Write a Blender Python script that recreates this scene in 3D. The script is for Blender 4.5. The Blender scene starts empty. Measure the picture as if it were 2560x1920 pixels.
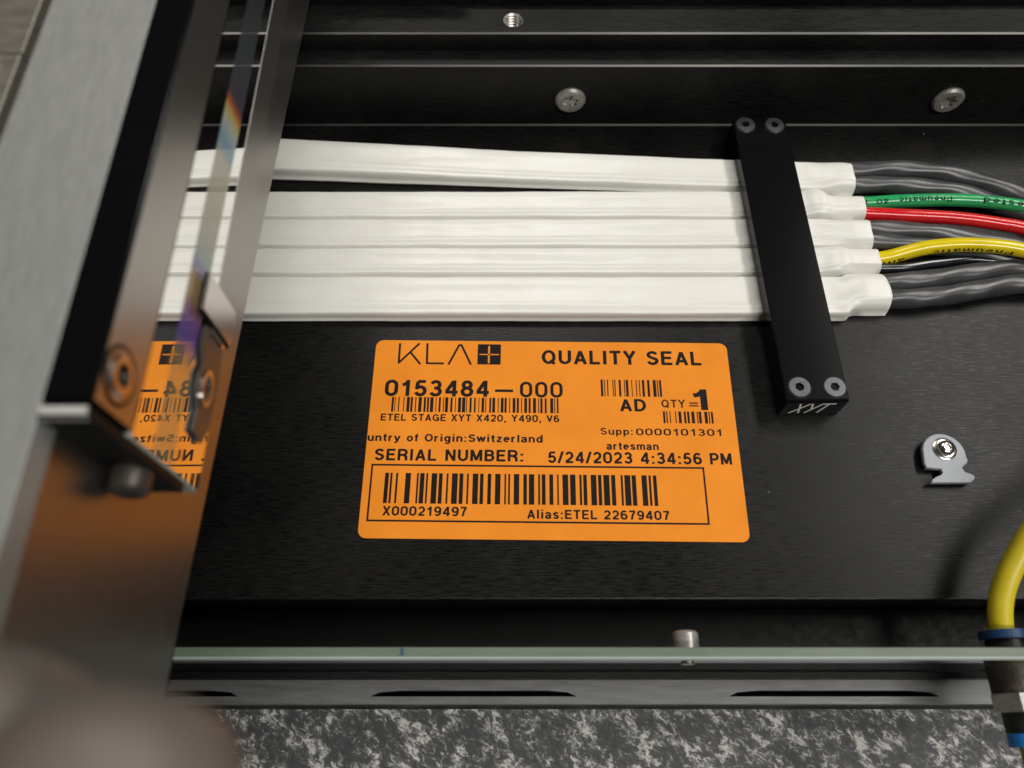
import bpy, bmesh, math, random
from mathutils import Vector, Matrix, noise
from mathutils.geometry import tessellate_polygon

S = 0.001                       # all lengths below are millimetres
scene = bpy.context.scene
col = scene.collection
R = math.radians
random.seed(7)

# ------------------------------------------------------------------ camera
cam_d = bpy.data.cameras.new('camera')
cam_d.sensor_width = 36.0
cam_d.lens = 36.0 * 1930 / 2560
cam_d.clip_start = 0.004
cam_d.clip_end = 20.0
cam_d.dof.use_dof = True
cam_d.dof.focus_distance = 0.216
cam_d.dof.aperture_fstop = 12.5
cam = bpy.data.objects.new('camera', cam_d)
col.objects.link(cam)
cam.location = (0, 0, 198 * S)
cam.rotation_euler = (R(90 - 64.6), 0, 0)
scene.camera = cam

# ------------------------------------------------------------------ world, lamps, exposure
world = bpy.data.worlds.new('World')
scene.world = world
world.use_nodes = True
wb = world.node_tree.nodes['Background']
wb.inputs[0].default_value = (1.0, 0.97, 0.92, 1)
wb.inputs[1].default_value = 0.04


def area(name, loc, target, sx, sy, power, colr):
    d = bpy.data.lights.new(name, 'AREA')
    d.shape = 'RECTANGLE'
    d.size, d.size_y = sx, sy
    d.energy = power
    d.color = colr
    o = bpy.data.objects.new(name, d)
    col.objects.link(o)
    o.location = loc
    o.rotation_euler = (Vector(target) - Vector(loc)).to_track_quat('-Z', 'Y').to_euler()
    return o


# ceiling light panels of the workshop, about a metre and a half above the bench
area('ceiling_lamp', (1.13, 0.80, 1.55), (1.13, 0.80, 0), 0.35, 1.2, 38, (1.0, 0.97, 0.91))
area('ceiling_lamp', (-0.05, 1.3, 1.65), (-0.05, 1.3, 0), 0.7, 0.3, 24, (1.0, 0.97, 0.91))
area('ceiling_lamp', (0.75, -0.75, 1.65), (0.75, -0.75, 0), 1.2, 0.3, 44, (1.0, 0.97, 0.92))

vs = scene.view_settings
vs.view_transform = 'Standard'
vs.look = 'None'
vs.exposure = -0.74
vs.gamma = 1.0
vs.use_curve_mapping = False


# ------------------------------------------------------------------ materials
def nmat(name, base, rough=0.5, metal=0.0, spec=0.5):
    m = bpy.data.materials.new(name)
    m.use_nodes = True
    b = m.node_tree.nodes['Principled BSDF']
    b.inputs['Base Color'].default_value = (*base, 1)
    b.inputs['Roughness'].default_value = rough
    b.inputs['Metallic'].default_value = metal
    b.inputs['Specular IOR Level'].default_value = spec
    return m, m.node_tree.nodes, m.node_tree.links, b


def coords(nd, ln, scale, rot=(0, 0, 0)):
    t = nd.new('ShaderNodeTexCoord')
    mp = nd.new('ShaderNodeMapping')
    mp.inputs['Scale'].default_value = scale
    mp.inputs['Rotation'].default_value = rot
    ln.new(t.outputs['Object'], mp.inputs['Vector'])
    return mp.outputs['Vector']


def ntex(nd, ln, vec, scale, detail=4, rough=0.6, dist=0.0):
    n = nd.new('ShaderNodeTexNoise')
    n.inputs['Scale'].default_value = scale
    n.inputs['Detail'].default_value = detail
    n.inputs['Roughness'].default_value = rough
    n.inputs['Distortion'].default_value = dist
    ln.new(vec, n.inputs['Vector'])
    return n.outputs['Fac']


def ramp(nd, ln, fac, stops):
    r = nd.new('ShaderNodeValToRGB')
    e = r.color_ramp.elements
    while len(e) < len(stops):
        e.new(0.5)
    for i, (p, c) in enumerate(stops):
        e[i].position = p
        e[i].color = (*c, 1) if len(c) == 3 else c
    ln.new(fac, r.inputs['Fac'])
    return r.outputs['Color']


def rng(nd, ln, fac, a, b, c, d):
    r = nd.new('ShaderNodeMapRange')
    for i, v in enumerate((a, b, c, d)):
        r.inputs[i + 1].default_value = v
    ln.new(fac, r.inputs[0])
    return r.outputs[0]


def bump(nd, ln, b, h, strength, dist):
    n = nd.new('ShaderNodeBump')
    n.inputs['Strength'].default_value = strength
    n.inputs['Distance'].default_value = dist
    ln.new(h, n.inputs['Height'])
    ln.new(n.outputs['Normal'], b.inputs['Normal'])


def brushed_black(name, scale, lo, hi, rough, bstr=0.35, lint=True, spec=0.4):
    m, nd, ln, b = nmat(name, (0.012, 0.012, 0.012), rough, 0.0, spec)
    v = coords(nd, ln, scale)
    f = ntex(nd, ln, v, 1.0, 5, 0.65)
    v2 = coords(nd, ln, (30, 30, 30))
    g = ntex(nd, ln, v2, 1.0, 3, 0.5)
    mx = nd.new('ShaderNodeMath'); mx.operation = 'MULTIPLY'
    ln.new(f, mx.inputs[0]); ln.new(rng(nd, ln, g, 0.3, 0.7, 0.75, 1.2), mx.inputs[1])
    c = ramp(nd, ln, mx.outputs[0], [(0.28, lo), (0.72, hi)])
    if lint:
        vl = coords(nd, ln, (1, 1, 1))
        vo = nd.new('ShaderNodeTexVoronoi')
        vo.inputs['Scale'].default_value = 130
        ln.new(vl, vo.inputs['Vector'])
        pick = nd.new('ShaderNodeSeparateColor')
        ln.new(vo.outputs['Color'], pick.inputs[0])
        a = rng(nd, ln, vo.outputs['Distance'], 0.0, 0.05, 1, 0)
        t = rng(nd, ln, pick.outputs[0], 0.80, 0.92, 0, 1)
        mu = nd.new('ShaderNodeMath'); mu.operation = 'MULTIPLY'
        ln.new(a, mu.inputs[0]); ln.new(t, mu.inputs[1])
        mc = nd.new('ShaderNodeMix'); mc.data_type = 'RGBA'
        ln.new(mu.outputs[0], mc.inputs['Factor'])
        ln.new(c, mc.inputs['A'])
        mc.inputs['B'].default_value = (0.28, 0.27, 0.25, 1)
        c = mc.outputs['Result']
    ln.new(c, b.inputs['Base Color'])
    if bstr > 0.05:
        sm = ntex(nd, ln, coords(nd, ln, (45, 60, 60)), 1.0, 5, 0.65, 0.6)
        a2 = nd.new('ShaderNodeMath'); a2.operation = 'ADD'
        ln.new(rng(nd, ln, f, 0.25, 0.75, rough - 0.14, rough + 0.14), a2.inputs[0])
        ln.new(rng(nd, ln, sm, 0.35, 0.7, -0.015, 0.03), a2.inputs[1])
        ln.new(a2.outputs[0], b.inputs['Roughness'])
    bump(nd, ln, b, f, bstr, 0.00006)
    return m


M = {}
M['plate'] = brushed_black('black_brushed_anodised', (230, 2600, 2600), (0.0015, 0.0015, 0.0016), (0.0135, 0.0132, 0.0128), 0.31, 0.9, True, 0.15)
M['wall'] = brushed_black('black_anodised_wall', (200, 2200, 2200), (0.002, 0.002, 0.0022), (0.018, 0.018, 0.0178), 0.42, 0.5, True, 0.14)
M['clampblack'] = brushed_black('black_anodised_clamp', (900, 300, 900), (0.003, 0.003, 0.0035), (0.004, 0.004, 0.0045), 0.15, 0.03, False, 0.2)
M['deepblack'] = brushed_black('black_paint', (400, 400, 400), (0.002, 0.002, 0.002), (0.0035, 0.0035, 0.0035), 0.55, 0.1, False, 0.25)

# pale colour along edges of black parts, painting the light they catch
m, nd, ln, b = nmat('edge_highlight', (0.2, 0.2, 0.19), 0.38, 0.6)
f = ntex(nd, ln, coords(nd, ln, (14, 60, 60)), 1.0, 3, 0.5)
ln.new(ramp(nd, ln, f, [(0.3, (0.05, 0.05, 0.05)), (0.7, (0.20, 0.195, 0.185))]), b.inputs['Base Color'])
M['edgelight'] = m


def satin(name, base, rough, metal, scale, amp=0.12, bstr=0.1):
    m, nd, ln, b = nmat(name, base, rough, metal)
    f = ntex(nd, ln, coords(nd, ln, scale), 1.0, 5, 0.65)
    lo = tuple(c * (1 - amp) for c in base)
    hi = tuple(c * (1 + amp) for c in base)
    ln.new(ramp(nd, ln, f, [(0.3, lo), (0.7, hi)]), b.inputs['Base Color'])
    ln.new(rng(nd, ln, f, 0.25, 0.75, rough * 0.9, rough * 1.12), b.inputs['Roughness'])
    bump(nd, ln, b, f, bstr, 0.00003)
    return m


M['satinwall'] = satin('satin_aluminium_wall', (0.36, 0.345, 0.33), 0.37, 1.0, (700, 700, 700), 0.05, 0.0)
M['satinbar'] = satin('satin_steel_bar', (0.40, 0.38, 0.36), 0.34, 1.0, (700, 700, 700), 0.05, 0.0)
M['stagetop'] = satin('bead_blasted_aluminium', (0.31, 0.315, 0.303), 0.48, 0.35, (1500, 240, 1500), 0.10, 0.12)
M['outerplate'] = satin('bronze_grey_plate', (0.21, 0.195, 0.165), 0.42, 0.5, (160, 700, 700), 0.22, 0.15)
M['flange'] = satin('grey_metal_flange', (0.20, 0.20, 0.203), 0.42, 0.5, (90, 900, 900), 0.16, 0.15)
M['steel'] = satin('stainless_steel', (0.56, 0.53, 0.49), 0.24, 1.0, (900, 900, 900), 0.14, 0.2)
M['brightsteel'] = satin('bright_nickel', (0.66, 0.63, 0.58), 0.20, 1.0, (700, 700, 700), 0.12, 0.15)
M['screwhead'] = satin('plain_steel_screw', (0.42, 0.40, 0.37), 0.33, 0.55, (900, 900, 900), 0.2, 0.3)
M['dullscrew'] = satin('dull_dark_screw', (0.10, 0.085, 0.075), 0.45, 0.7, (900, 900, 900), 0.2, 0.3)
M['blackscrew'] = satin('black_oxide_screw', (0.075, 0.077, 0.085), 0.33, 0.55, (1200, 1200, 1200), 0.2, 0.15)
M['darkchrome'] = satin('dark_polished_clip', (0.055, 0.055, 0.052), 0.28, 0.3, (600, 600, 600), 0.2, 0.1)
M['glintpale'] = satin('painted_edge_glint', (0.62, 0.61, 0.58), 0.45, 0.3, (300, 900, 900), 0.1, 0.1)  # pale colour that paints the lamp glint on the bar end
M['tab'] = satin('spring_steel_tab', (0.60, 0.57, 0.53), 0.22, 1.0, (900, 900, 900), 0.06, 0.05)

m, nd, ln, b = nmat('mirror_coating', (0.86, 0.86, 0.85), 0.012, 1.0)
f = ntex(nd, ln, coords(nd, ln, (260, 260, 260)), 1.0, 4, 0.6)
ln.new(rng(nd, ln, f, 0.35, 0.75, 0.005, 0.05), b.inputs['Roughness'])
M['mirror'] = m

m, nd, ln, b = nmat('frosted_glass_end', (0.36, 0.41, 0.38), 0.42)
M['glassend'] = m

# ruled grating: half-clear film, diffracted lamp light painted as hue bands along the bar
m, nd, ln, b = nmat('grating_painted_hues', (0.3, 0.3, 0.3), 0.35, 0.0)
v = coords(nd, ln, (1, 1, 1))
sp = nd.new('ShaderNodeSeparateXYZ'); ln.new(v, sp.inputs[0])
# carriage origin is at y = 90 mm
bands = [(40, (0.40, 0.34, 0.16)), (56, (0.34, 0.28, 0.12)), (60, (0.07, 0.05, 0.40)), (64, (0.22, 0.07, 0.30)), (67, (0.42, 0.28, 0.12)), (71, (0.46, 0.33, 0.16)),
         (73, (0.28, 0.22, 0.55)), (75, (0.34, 0.48, 0.42)), (80, (0.52, 0.50, 0.40)), (96, (0.62, 0.60, 0.48)), (100, (0.25, 0.45, 0.62)), (104, (0.55, 0.62, 0.62)),
         (107, (0.66, 0.58, 0.20)), (109, (0.60, 0.16, 0.03)), (111, (0.09, 0.075, 0.10)), (120, (0.07, 0.085, 0.10)), (150, (0.05, 0.05, 0.05))]
lo_, hi_ = 40.0, 150.0
fac = rng(nd, ln, sp.outputs[1], (lo_ - 90) * S, (hi_ - 90) * S, 0, 1)
c = ramp(nd, ln, fac, [((y_ - lo_) / (hi_ - lo_), c_) for y_, c_ in bands])
ln.new(c, b.inputs['Base Color'])
tr = nd.new('ShaderNodeBsdfTransparent')
ms = nd.new('ShaderNodeMixShader')
ln.new(rng(nd, ln, sp.outputs[1], (54 - 90) * S, (61 - 90) * S, 0.16, 0.45), ms.inputs[0])
out = nd['Material Output']
ln.new(tr.outputs[0], ms.inputs[1]); ln.new(b.outputs[0], ms.inputs[2]); ln.new(ms.outputs[0], out.inputs[0])
M['grating'] = m

# label
m, nd, ln, b = nmat('orange_label_stock', (0.80, 0.255, 0.022), 0.6, 0.0, 0.1)
f = ntex(nd, ln, coords(nd, ln, (60, 60, 60)), 1.0, 5, 0.6)
ln.new(ramp(nd, ln, f, [(0.28, (0.73, 0.225, 0.016)), (0.72, (0.84, 0.275, 0.025))]), b.inputs['Base Color'])
g = ntex(nd, ln, coords(nd, ln, (900, 900, 900)), 1.0, 4, 0.6)
bump(nd, ln, b, g, 0.25, 0.00005)
M['label'] = m
m, nd, ln, b = nmat('black_print', (0.010, 0.0095, 0.010), 0.6, 0.0, 0.15)
f = ntex(nd, ln, coords(nd, ln, (1400, 1400, 1400)), 1.0, 3, 0.7)
ln.new(ramp(nd, ln, f, [(0.45, (0.0045, 0.004, 0.0045)), (0.85, (0.03, 0.014, 0.006))]), b.inputs['Base Color'])
M['print'] = m
M['whitepaint'] = nmat('engraved_white_paint', (0.90, 0.88, 0.84), 0.5)[0]

# sleeves
m, nd, ln, b = nmat('white_heat_shrink', (0.76, 0.75, 0.70), 0.36)
f = ntex(nd, ln, coords(nd, ln, (60, 160, 160)), 1.0, 4, 0.6)
ln.new(ramp(nd, ln, f, [(0.3, (0.72, 0.71, 0.66)), (0.7, (0.77, 0.765, 0.725))]), b.inputs['Base Color'])
b.inputs['Subsurface Weight'].default_value = 0.12
b.inputs['Subsurface Radius'].default_value = (0.0012, 0.001, 0.0008)
b.inputs['Subsurface Scale'].default_value = 1.0
bump(nd, ln, b, ntex(nd, ln, coords(nd, ln, (160, 300, 300)), 1.0, 4, 0.6), 0.12, 0.0002)
M['sleeve'] = m


def plastic(name, base, rough, sss=0.0, amp=0.08):
    m, nd, ln, b = nmat(name, base, rough)
    f = ntex(nd, ln, coords(nd, ln, (180, 180, 180)), 1.0, 4, 0.6)
    ln.new(ramp(nd, ln, f, [(0.3, tuple(c * (1 - amp) for c in base)), (0.7, tuple(min(1, c * (1 + amp)) for c in base))]), b.inputs['Base Color'])
    ln.new(rng(nd, ln, f, 0.3, 0.7, rough * 0.85, rough * 1.2), b.inputs['Roughness'])
    if sss:
        b.inputs['Subsurface Weight'].default_value = sss
        b.inputs['Subsurface Radius'].default_value = (0.0015, 0.0015, 0.0015)
        b.inputs['Subsurface Scale'].default_value = 1.0
    return m


M['green'] = plastic('green_tube', (0.02, 0.34, 0.11), 0.16, 0.15)
M['red'] = plastic('red_tube', (0.62, 0.012, 0.014), 0.16, 0.15)
M['yellow'] = plastic('yellow_tube', (0.72, 0.56, 0.008), 0.17, 0.15)
M['yellowmattshade'] = plastic('yellow_tube_matt_shaded', (0.52, 0.42, 0.012), 0.38, 0.1)  # darker yellow, with the shade over the lower hose in its colour
M['blacktube'] = plastic('black_tube', (0.008, 0.010, 0.013), 0.14)
M['blue'] = plastic('blue_collet', (0.02, 0.20, 0.62), 0.35)
M['bluedark'] = plastic('dark_blue_collet', (0.008, 0.035, 0.10), 0.4)
M['blackplastic'] = plastic('black_plastic', (0.012, 0.012, 0.012), 0.4)
M['nylon'] = plastic('milky_nylon', (0.30, 0.32, 0.355), 0.42, 0.5)
M['cable'] = plastic('grey_pvc_jacket', (0.05, 0.05, 0.053), 0.32, 0.0, 0.18)
M['recessshade'] = nmat('recess_shadow', (0.006, 0.006, 0.006), 0.6)[0]  # near-black stands in for shade inside recesses and holes
m, nd, ln, b = nmat('panel_glass', (0.80, 0.90, 0.84), 0.03)
b.inputs['Transmission Weight'].default_value = 1.0
b.inputs['IOR'].default_value = 1.5
M['glass'] = m
m, nd, ln, b = nmat('green_glass_edge', (0.20, 0.27, 0.21), 0.40)
f = ntex(nd, ln, coords(nd, ln, (60, 400, 400)), 1.0, 4, 0.6)
ln.new(ramp(nd, ln, f, [(0.3, (0.125, 0.16, 0.122)), (0.7, (0.165, 0.205, 0.158))]), b.inputs['Base Color'])
b.inputs['Subsurface Weight'].default_value = 0.3
b.inputs['Subsurface Radius'].default_value = (0.002, 0.003, 0.002)
b.inputs['Subsurface Scale'].default_value = 1.0
M['glassedge'] = m
m, nd, ln, b = nmat('blue_marker', (0.02, 0.07, 0.14), 0.5)
M['marker'] = m

# skin, colour darkened to stand in for shade on the hand
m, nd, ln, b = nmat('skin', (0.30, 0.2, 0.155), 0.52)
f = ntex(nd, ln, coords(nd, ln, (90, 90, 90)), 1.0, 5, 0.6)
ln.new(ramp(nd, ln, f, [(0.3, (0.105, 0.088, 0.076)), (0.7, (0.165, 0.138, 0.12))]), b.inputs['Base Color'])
b.inputs['Subsurface Weight'].default_value = 0.15
b.inputs['Subsurface Radius'].default_value = (0.003, 0.0012, 0.0006)
b.inputs['Subsurface Scale'].default_value = 1.0
bump(nd, ln, b, ntex(nd, ln, coords(nd, ln, (600, 600, 600)), 1.0, 4, 0.6), 0.3, 0.0002)
M['skin'] = m

# granite
m, nd, ln, b = nmat('speckled_granite', (0.1, 0.1, 0.1), 0.45, 0.0, 0.3)
v = coords(nd, ln, (1, 1, 1), (0, 0, R(38)))
mp2 = nd.new('ShaderNodeMapping'); mp2.inputs['Scale'].default_value = (1.0, 1.55, 1.0)
ln.new(v, mp2.inputs['Vector'])
big = ntex(nd, ln, mp2.outputs[0], 120, 4, 0.6, 0.3)
fine = ntex(nd, ln, mp2.outputs[0], 480, 9, 0.72, 0.9)
ad = nd.new('ShaderNodeMath'); ad.operation = 'MULTIPLY_ADD'
ln.new(big, ad.inputs[0]); ad.inputs[1].default_value = 0.75; ln.new(fine, ad.inputs[2])
sc = nd.new('ShaderNodeMapRange')
sc.inputs[1].default_value = 0.55; sc.inputs[2].default_value = 1.30; sc.inputs[3].default_value = 0.0; sc.inputs[4].default_value = 1.0
ln.new(ad.outputs[0], sc.inputs[0])
c = ramp(nd, ln, sc.outputs[0], [(0.0, (0.055, 0.056, 0.060)), (0.36, (0.088, 0.089, 0.092)), (0.46, (0.13, 0.13, 0.13)), (0.54, (0.34, 0.34, 0.325)), (0.63, (0.66, 0.66, 0.635)), (1.0, (0.84, 0.84, 0.81))])
ln.new(c, b.inputs['Base Color'])
M['granite'] = m

# ------------------------------------------------------------------ builders
ORG = {}


def setp(o, label=None, cat=None, group=None, kind=None):
    if label: o['label'] = label
    if cat: o['category'] = cat
    if group: o['group'] = group
    if kind: o['kind'] = kind
    return o


def thing(name, label, cat, loc, group=None):
    o = bpy.data.objects.new(name, None)
    col.objects.link(o)
    o.empty_display_size = 0.005
    o.location = Vector(loc) * S
    ORG[o] = Vector(loc)
    return setp(o, label, cat, group)


def obj(name, verts, faces, mat, parent=None, smooth=False, base=None, mats=None, mi=None):
    org = ORG[parent] if parent else Vector(base or (0, 0, 0))
    me = bpy.data.meshes.new(name)
    me.from_pydata([tuple((Vector(v) - org) * S) for v in verts], [], faces)
    bm = bmesh.new(); bm.from_mesh(me)
    bmesh.ops.recalc_face_normals(bm, faces=bm.faces)
    bm.to_mesh(me); bm.free()
    for mm in (mats or [mat]):
        me.materials.append(M[mm])
    if mi:
        for p, i in zip(me.polygons, mi):
            p.material_index = i
    if smooth:
        for p in me.polygons:
            p.use_smooth = True
        try:
            if smooth != 'all': me.set_sharp_from_angle(angle=R(38))
        except Exception:
            pass
    o = bpy.data.objects.new(name, me)
    col.objects.link(o)
    ORG[o] = org
    if parent:
        o.parent = parent
    else:
        o.location = org * S
    return o


def box(name, x0, x1, y0, y1, z0, z1, mat, parent=None, bev=0.4, edge=None, base=None, rotz=0.0, seg=2):
    bm = bmesh.new()
    bmesh.ops.create_cube(bm, size=1)
    for v in bm.verts:
        v.co = Vector(((x0 + x1) / 2 + v.co.x * (x1 - x0), (y0 + y1) / 2 + v.co.y * (y1 - y0), (z0 + z1) / 2 + v.co.z * (z1 - z0)))
    if bev:
        bmesh.ops.bevel(bm, geom=list(bm.edges), offset=bev, segments=seg, affect='EDGES', profile=0.5, material=1 if edge else -1)
    bm.verts.index_update()
    V = [v.co.copy() for v in bm.verts]
    F = [[v.index for v in f.verts] for f in bm.faces]
    mi = [f.material_index for f in bm.faces]
    bm.free()
    if rotz:
        c = Vector(((x0 + x1) / 2, (y0 + y1) / 2, 0))
        rm = Matrix.Rotation(rotz, 3, 'Z')
        V = [rm @ (v - c) + c for v in V]
    return obj(name, V, F, mat, parent, False, base, [mat, edge] if edge else None, mi if edge else None)


def prism(outer, holes, w0, w1, fr, chamfer=0.0):
    """extrude a polygon with holes along w; fr maps (u,v,w) to the world. Returns verts, faces"""
    loops = [outer] + holes
    V, F = [], []
    flat = [p for lp in loops for p in lp]
    n = len(flat)
    tri = tessellate_polygon([[Vector((p[0], p[1], 0)) for p in lp] for lp in loops])
    def shrunk(lp):
        cx = sum(p[0] for p in lp) / len(lp); cy = sum(p[1] for p in lp) / len(lp)
        res = []
        for p in lp:
            d = math.hypot(p[0] - cx, p[1] - cy) or 1
            k = (d - chamfer) / d
            res.append((cx + (p[0] - cx) * k, cy + (p[1] - cy) * k))
        return res
    topflat = flat
    if chamfer:
        topflat = shrunk(outer) + [p for lp in holes for p in lp]
    V += [fr(p[0], p[1], w0) for p in flat]
    V += [fr(p[0], p[1], w1 - (chamfer if (chamfer and i < len(outer)) else 0)) for i, p in enumerate(flat)]
    top0 = n
    F += [list(t) for t in tri]
    i0 = 0
    for lp in loops:
        k = len(lp)
        for i in range(k):
            a, b2 = i0 + i, i0 + (i + 1) % k
            F.append([a, b2, n + b2, n + a])
        i0 += k
    if chamfer:
        top0 = len(V)
        V += [fr(p[0], p[1], w1) for p in topflat]
        k = len(outer)
        for i in range(k):
            a, b2 = i, (i + 1) % k
            F.append([n + a, n + b2, top0 + b2, top0 + a])
        for j in range(k, n):
            pass
        # holes share the upper ring
        F += [[(top0 + t if t < k else n + t) for t in tr_] for tr_ in tri]
    else:
        F += [[n + t for t in tr_] for tr_ in tri]
    return V, F


def circ(cx, cy, r, n=32, a0=0.0):
    return [(cx + r * math.cos(a0 + 2 * math.pi * i / n), cy + r * math.sin(a0 + 2 * math.pi * i / n)) for i in range(n)]


def star(r, n=6):
    pts = []
    for i in range(n * 6):
        a = 2 * math.pi * i / (n * 6)
        pts.append((r * (0.84 + 0.16 * math.cos(n * a)) * math.cos(a), r * (0.84 + 0.16 * math.cos(n * a)) * math.sin(a)))
    return pts


def frame(c, axis, up=(0, 0, 1), roll=0.0):
    w = Vector(axis).normalized()
    u = Vector(up).cross(w)
    if u.length < 1e-4:
        u = Vector((1, 0, 0))
    u.normalize()
    v = w.cross(u)
    cr, sr = math.cos(roll), math.sin(roll)
    c = Vector(c)
    return lambda a, b2, d: c + u * (a * cr - b2 * sr) + v * (a * sr + b2 * cr) + w * d


def screw(parent, c, axis, r, h, recess, depth, mat, cham=0.4, roll=0.0, base=0.0, name='screw', up=(0, 0, 1), floor='recessshade'):
    fr = frame(c, axis, up, roll)
    V, F = prism(circ(0, 0, r, 40), [recess], base, h, fr, cham)
    mi = [0] * len(F)
    k = len(V)
    # recess floor
    for p in recess:
        V.append(fr(p[0] * 0.96, p[1] * 0.96, h - depth))
    V.append(fr(0, 0, h - depth - 0.3))
    n = len(recess)
    for i in range(n):
        F.append([k + i, k + (i + 1) % n, k + n]); mi.append(1)
    return obj(name, V, F, mat, parent, False, None, [mat, floor], mi)


def tubemesh(path, rad, n=20, cap=True, prof=None, sub=8):
    """sweep a round (or profiled) section along a Catmull-Rom path"""
    P = [Vector(p) for p in path]
    Q = []
    for i in range(len(P) - 1):
        p0, p1, p2, p3 = P[max(i - 1, 0)], P[i], P[i + 1], P[min(i + 2, len(P) - 1)]
        for j in range(sub):
            t = j / sub
            Q.append(0.5 * ((2 * p1) + (p2 - p0) * t + (2 * p0 - 5 * p1 + 4 * p2 - p3) * t * t + (3 * p1 - p0 - 3 * p2 + p3) * t ** 3))
    Q.append(P[-1])
    return Q


def sweep(Q, sec, n=20, cap=True):
    """sec(s, phi) -> radius ; frames use world z as up. returns V, F, and surface map"""
    V, F, s = [], [], 0.0
    L = [0.0]
    for i in range(1, len(Q)):
        L.append(L[-1] + (Q[i] - Q[i - 1]).length)
    fr = []
    for i, q in enumerate(Q):
        t = (Q[min(i + 1, len(Q) - 1)] - Q[max(i - 1, 0)]).normalized()
        side = t.cross(Vector((0, 0, 1)))
        if side.length < 1e-4:
            side = Vector((1, 0, 0))
        side.normalize()
        up = side.cross(t)
        fr.append((q, side, up))
        for k in range(n):
            ph = 2 * math.pi * k / n
            r = sec(L[i], ph)
            V.append(q + side * (r * math.cos(ph)) + up * (r * math.sin(ph)))
    m_ = len(Q)
    for i in range(m_ - 1):
        for k in range(n):
            F.append([i * n + k, i * n + (k + 1) % n, (i + 1) * n + (k + 1) % n, (i + 1) * n + k])
    if cap:
        F.append(list(range(n))); F.append([(m_ - 1) * n + k for k in range(n)])
    return V, F, L, fr


# ------------------------------------------------------------------ a bold stroke alphabet for the printed lettering
def pth(*it):
    out = []
    for q in it:
        if len(q) == 2:
            out.append(q)
        else:
            cx, cy, rx, ry, a0, a1 = q
            n = max(2, int(abs(a1 - a0) / 18))
            for i in range(n + 1):
                a = R(a0 + (a1 - a0) * i / n)
                out.append((cx + rx * math.cos(a), cy + ry * math.sin(a)))
    return out


def bowl(x0, x1, y0, y1):
    cx, rx = (x0 + x1) / 2, (x1 - x0) / 2
    ry = min((y1 - y0) / 2, rx * 1.05)
    return pth((cx, y1 - ry, rx, ry, 0, 180), (cx, y0 + ry, rx, ry, 180, 360), (x1, y1 - ry))


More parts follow.
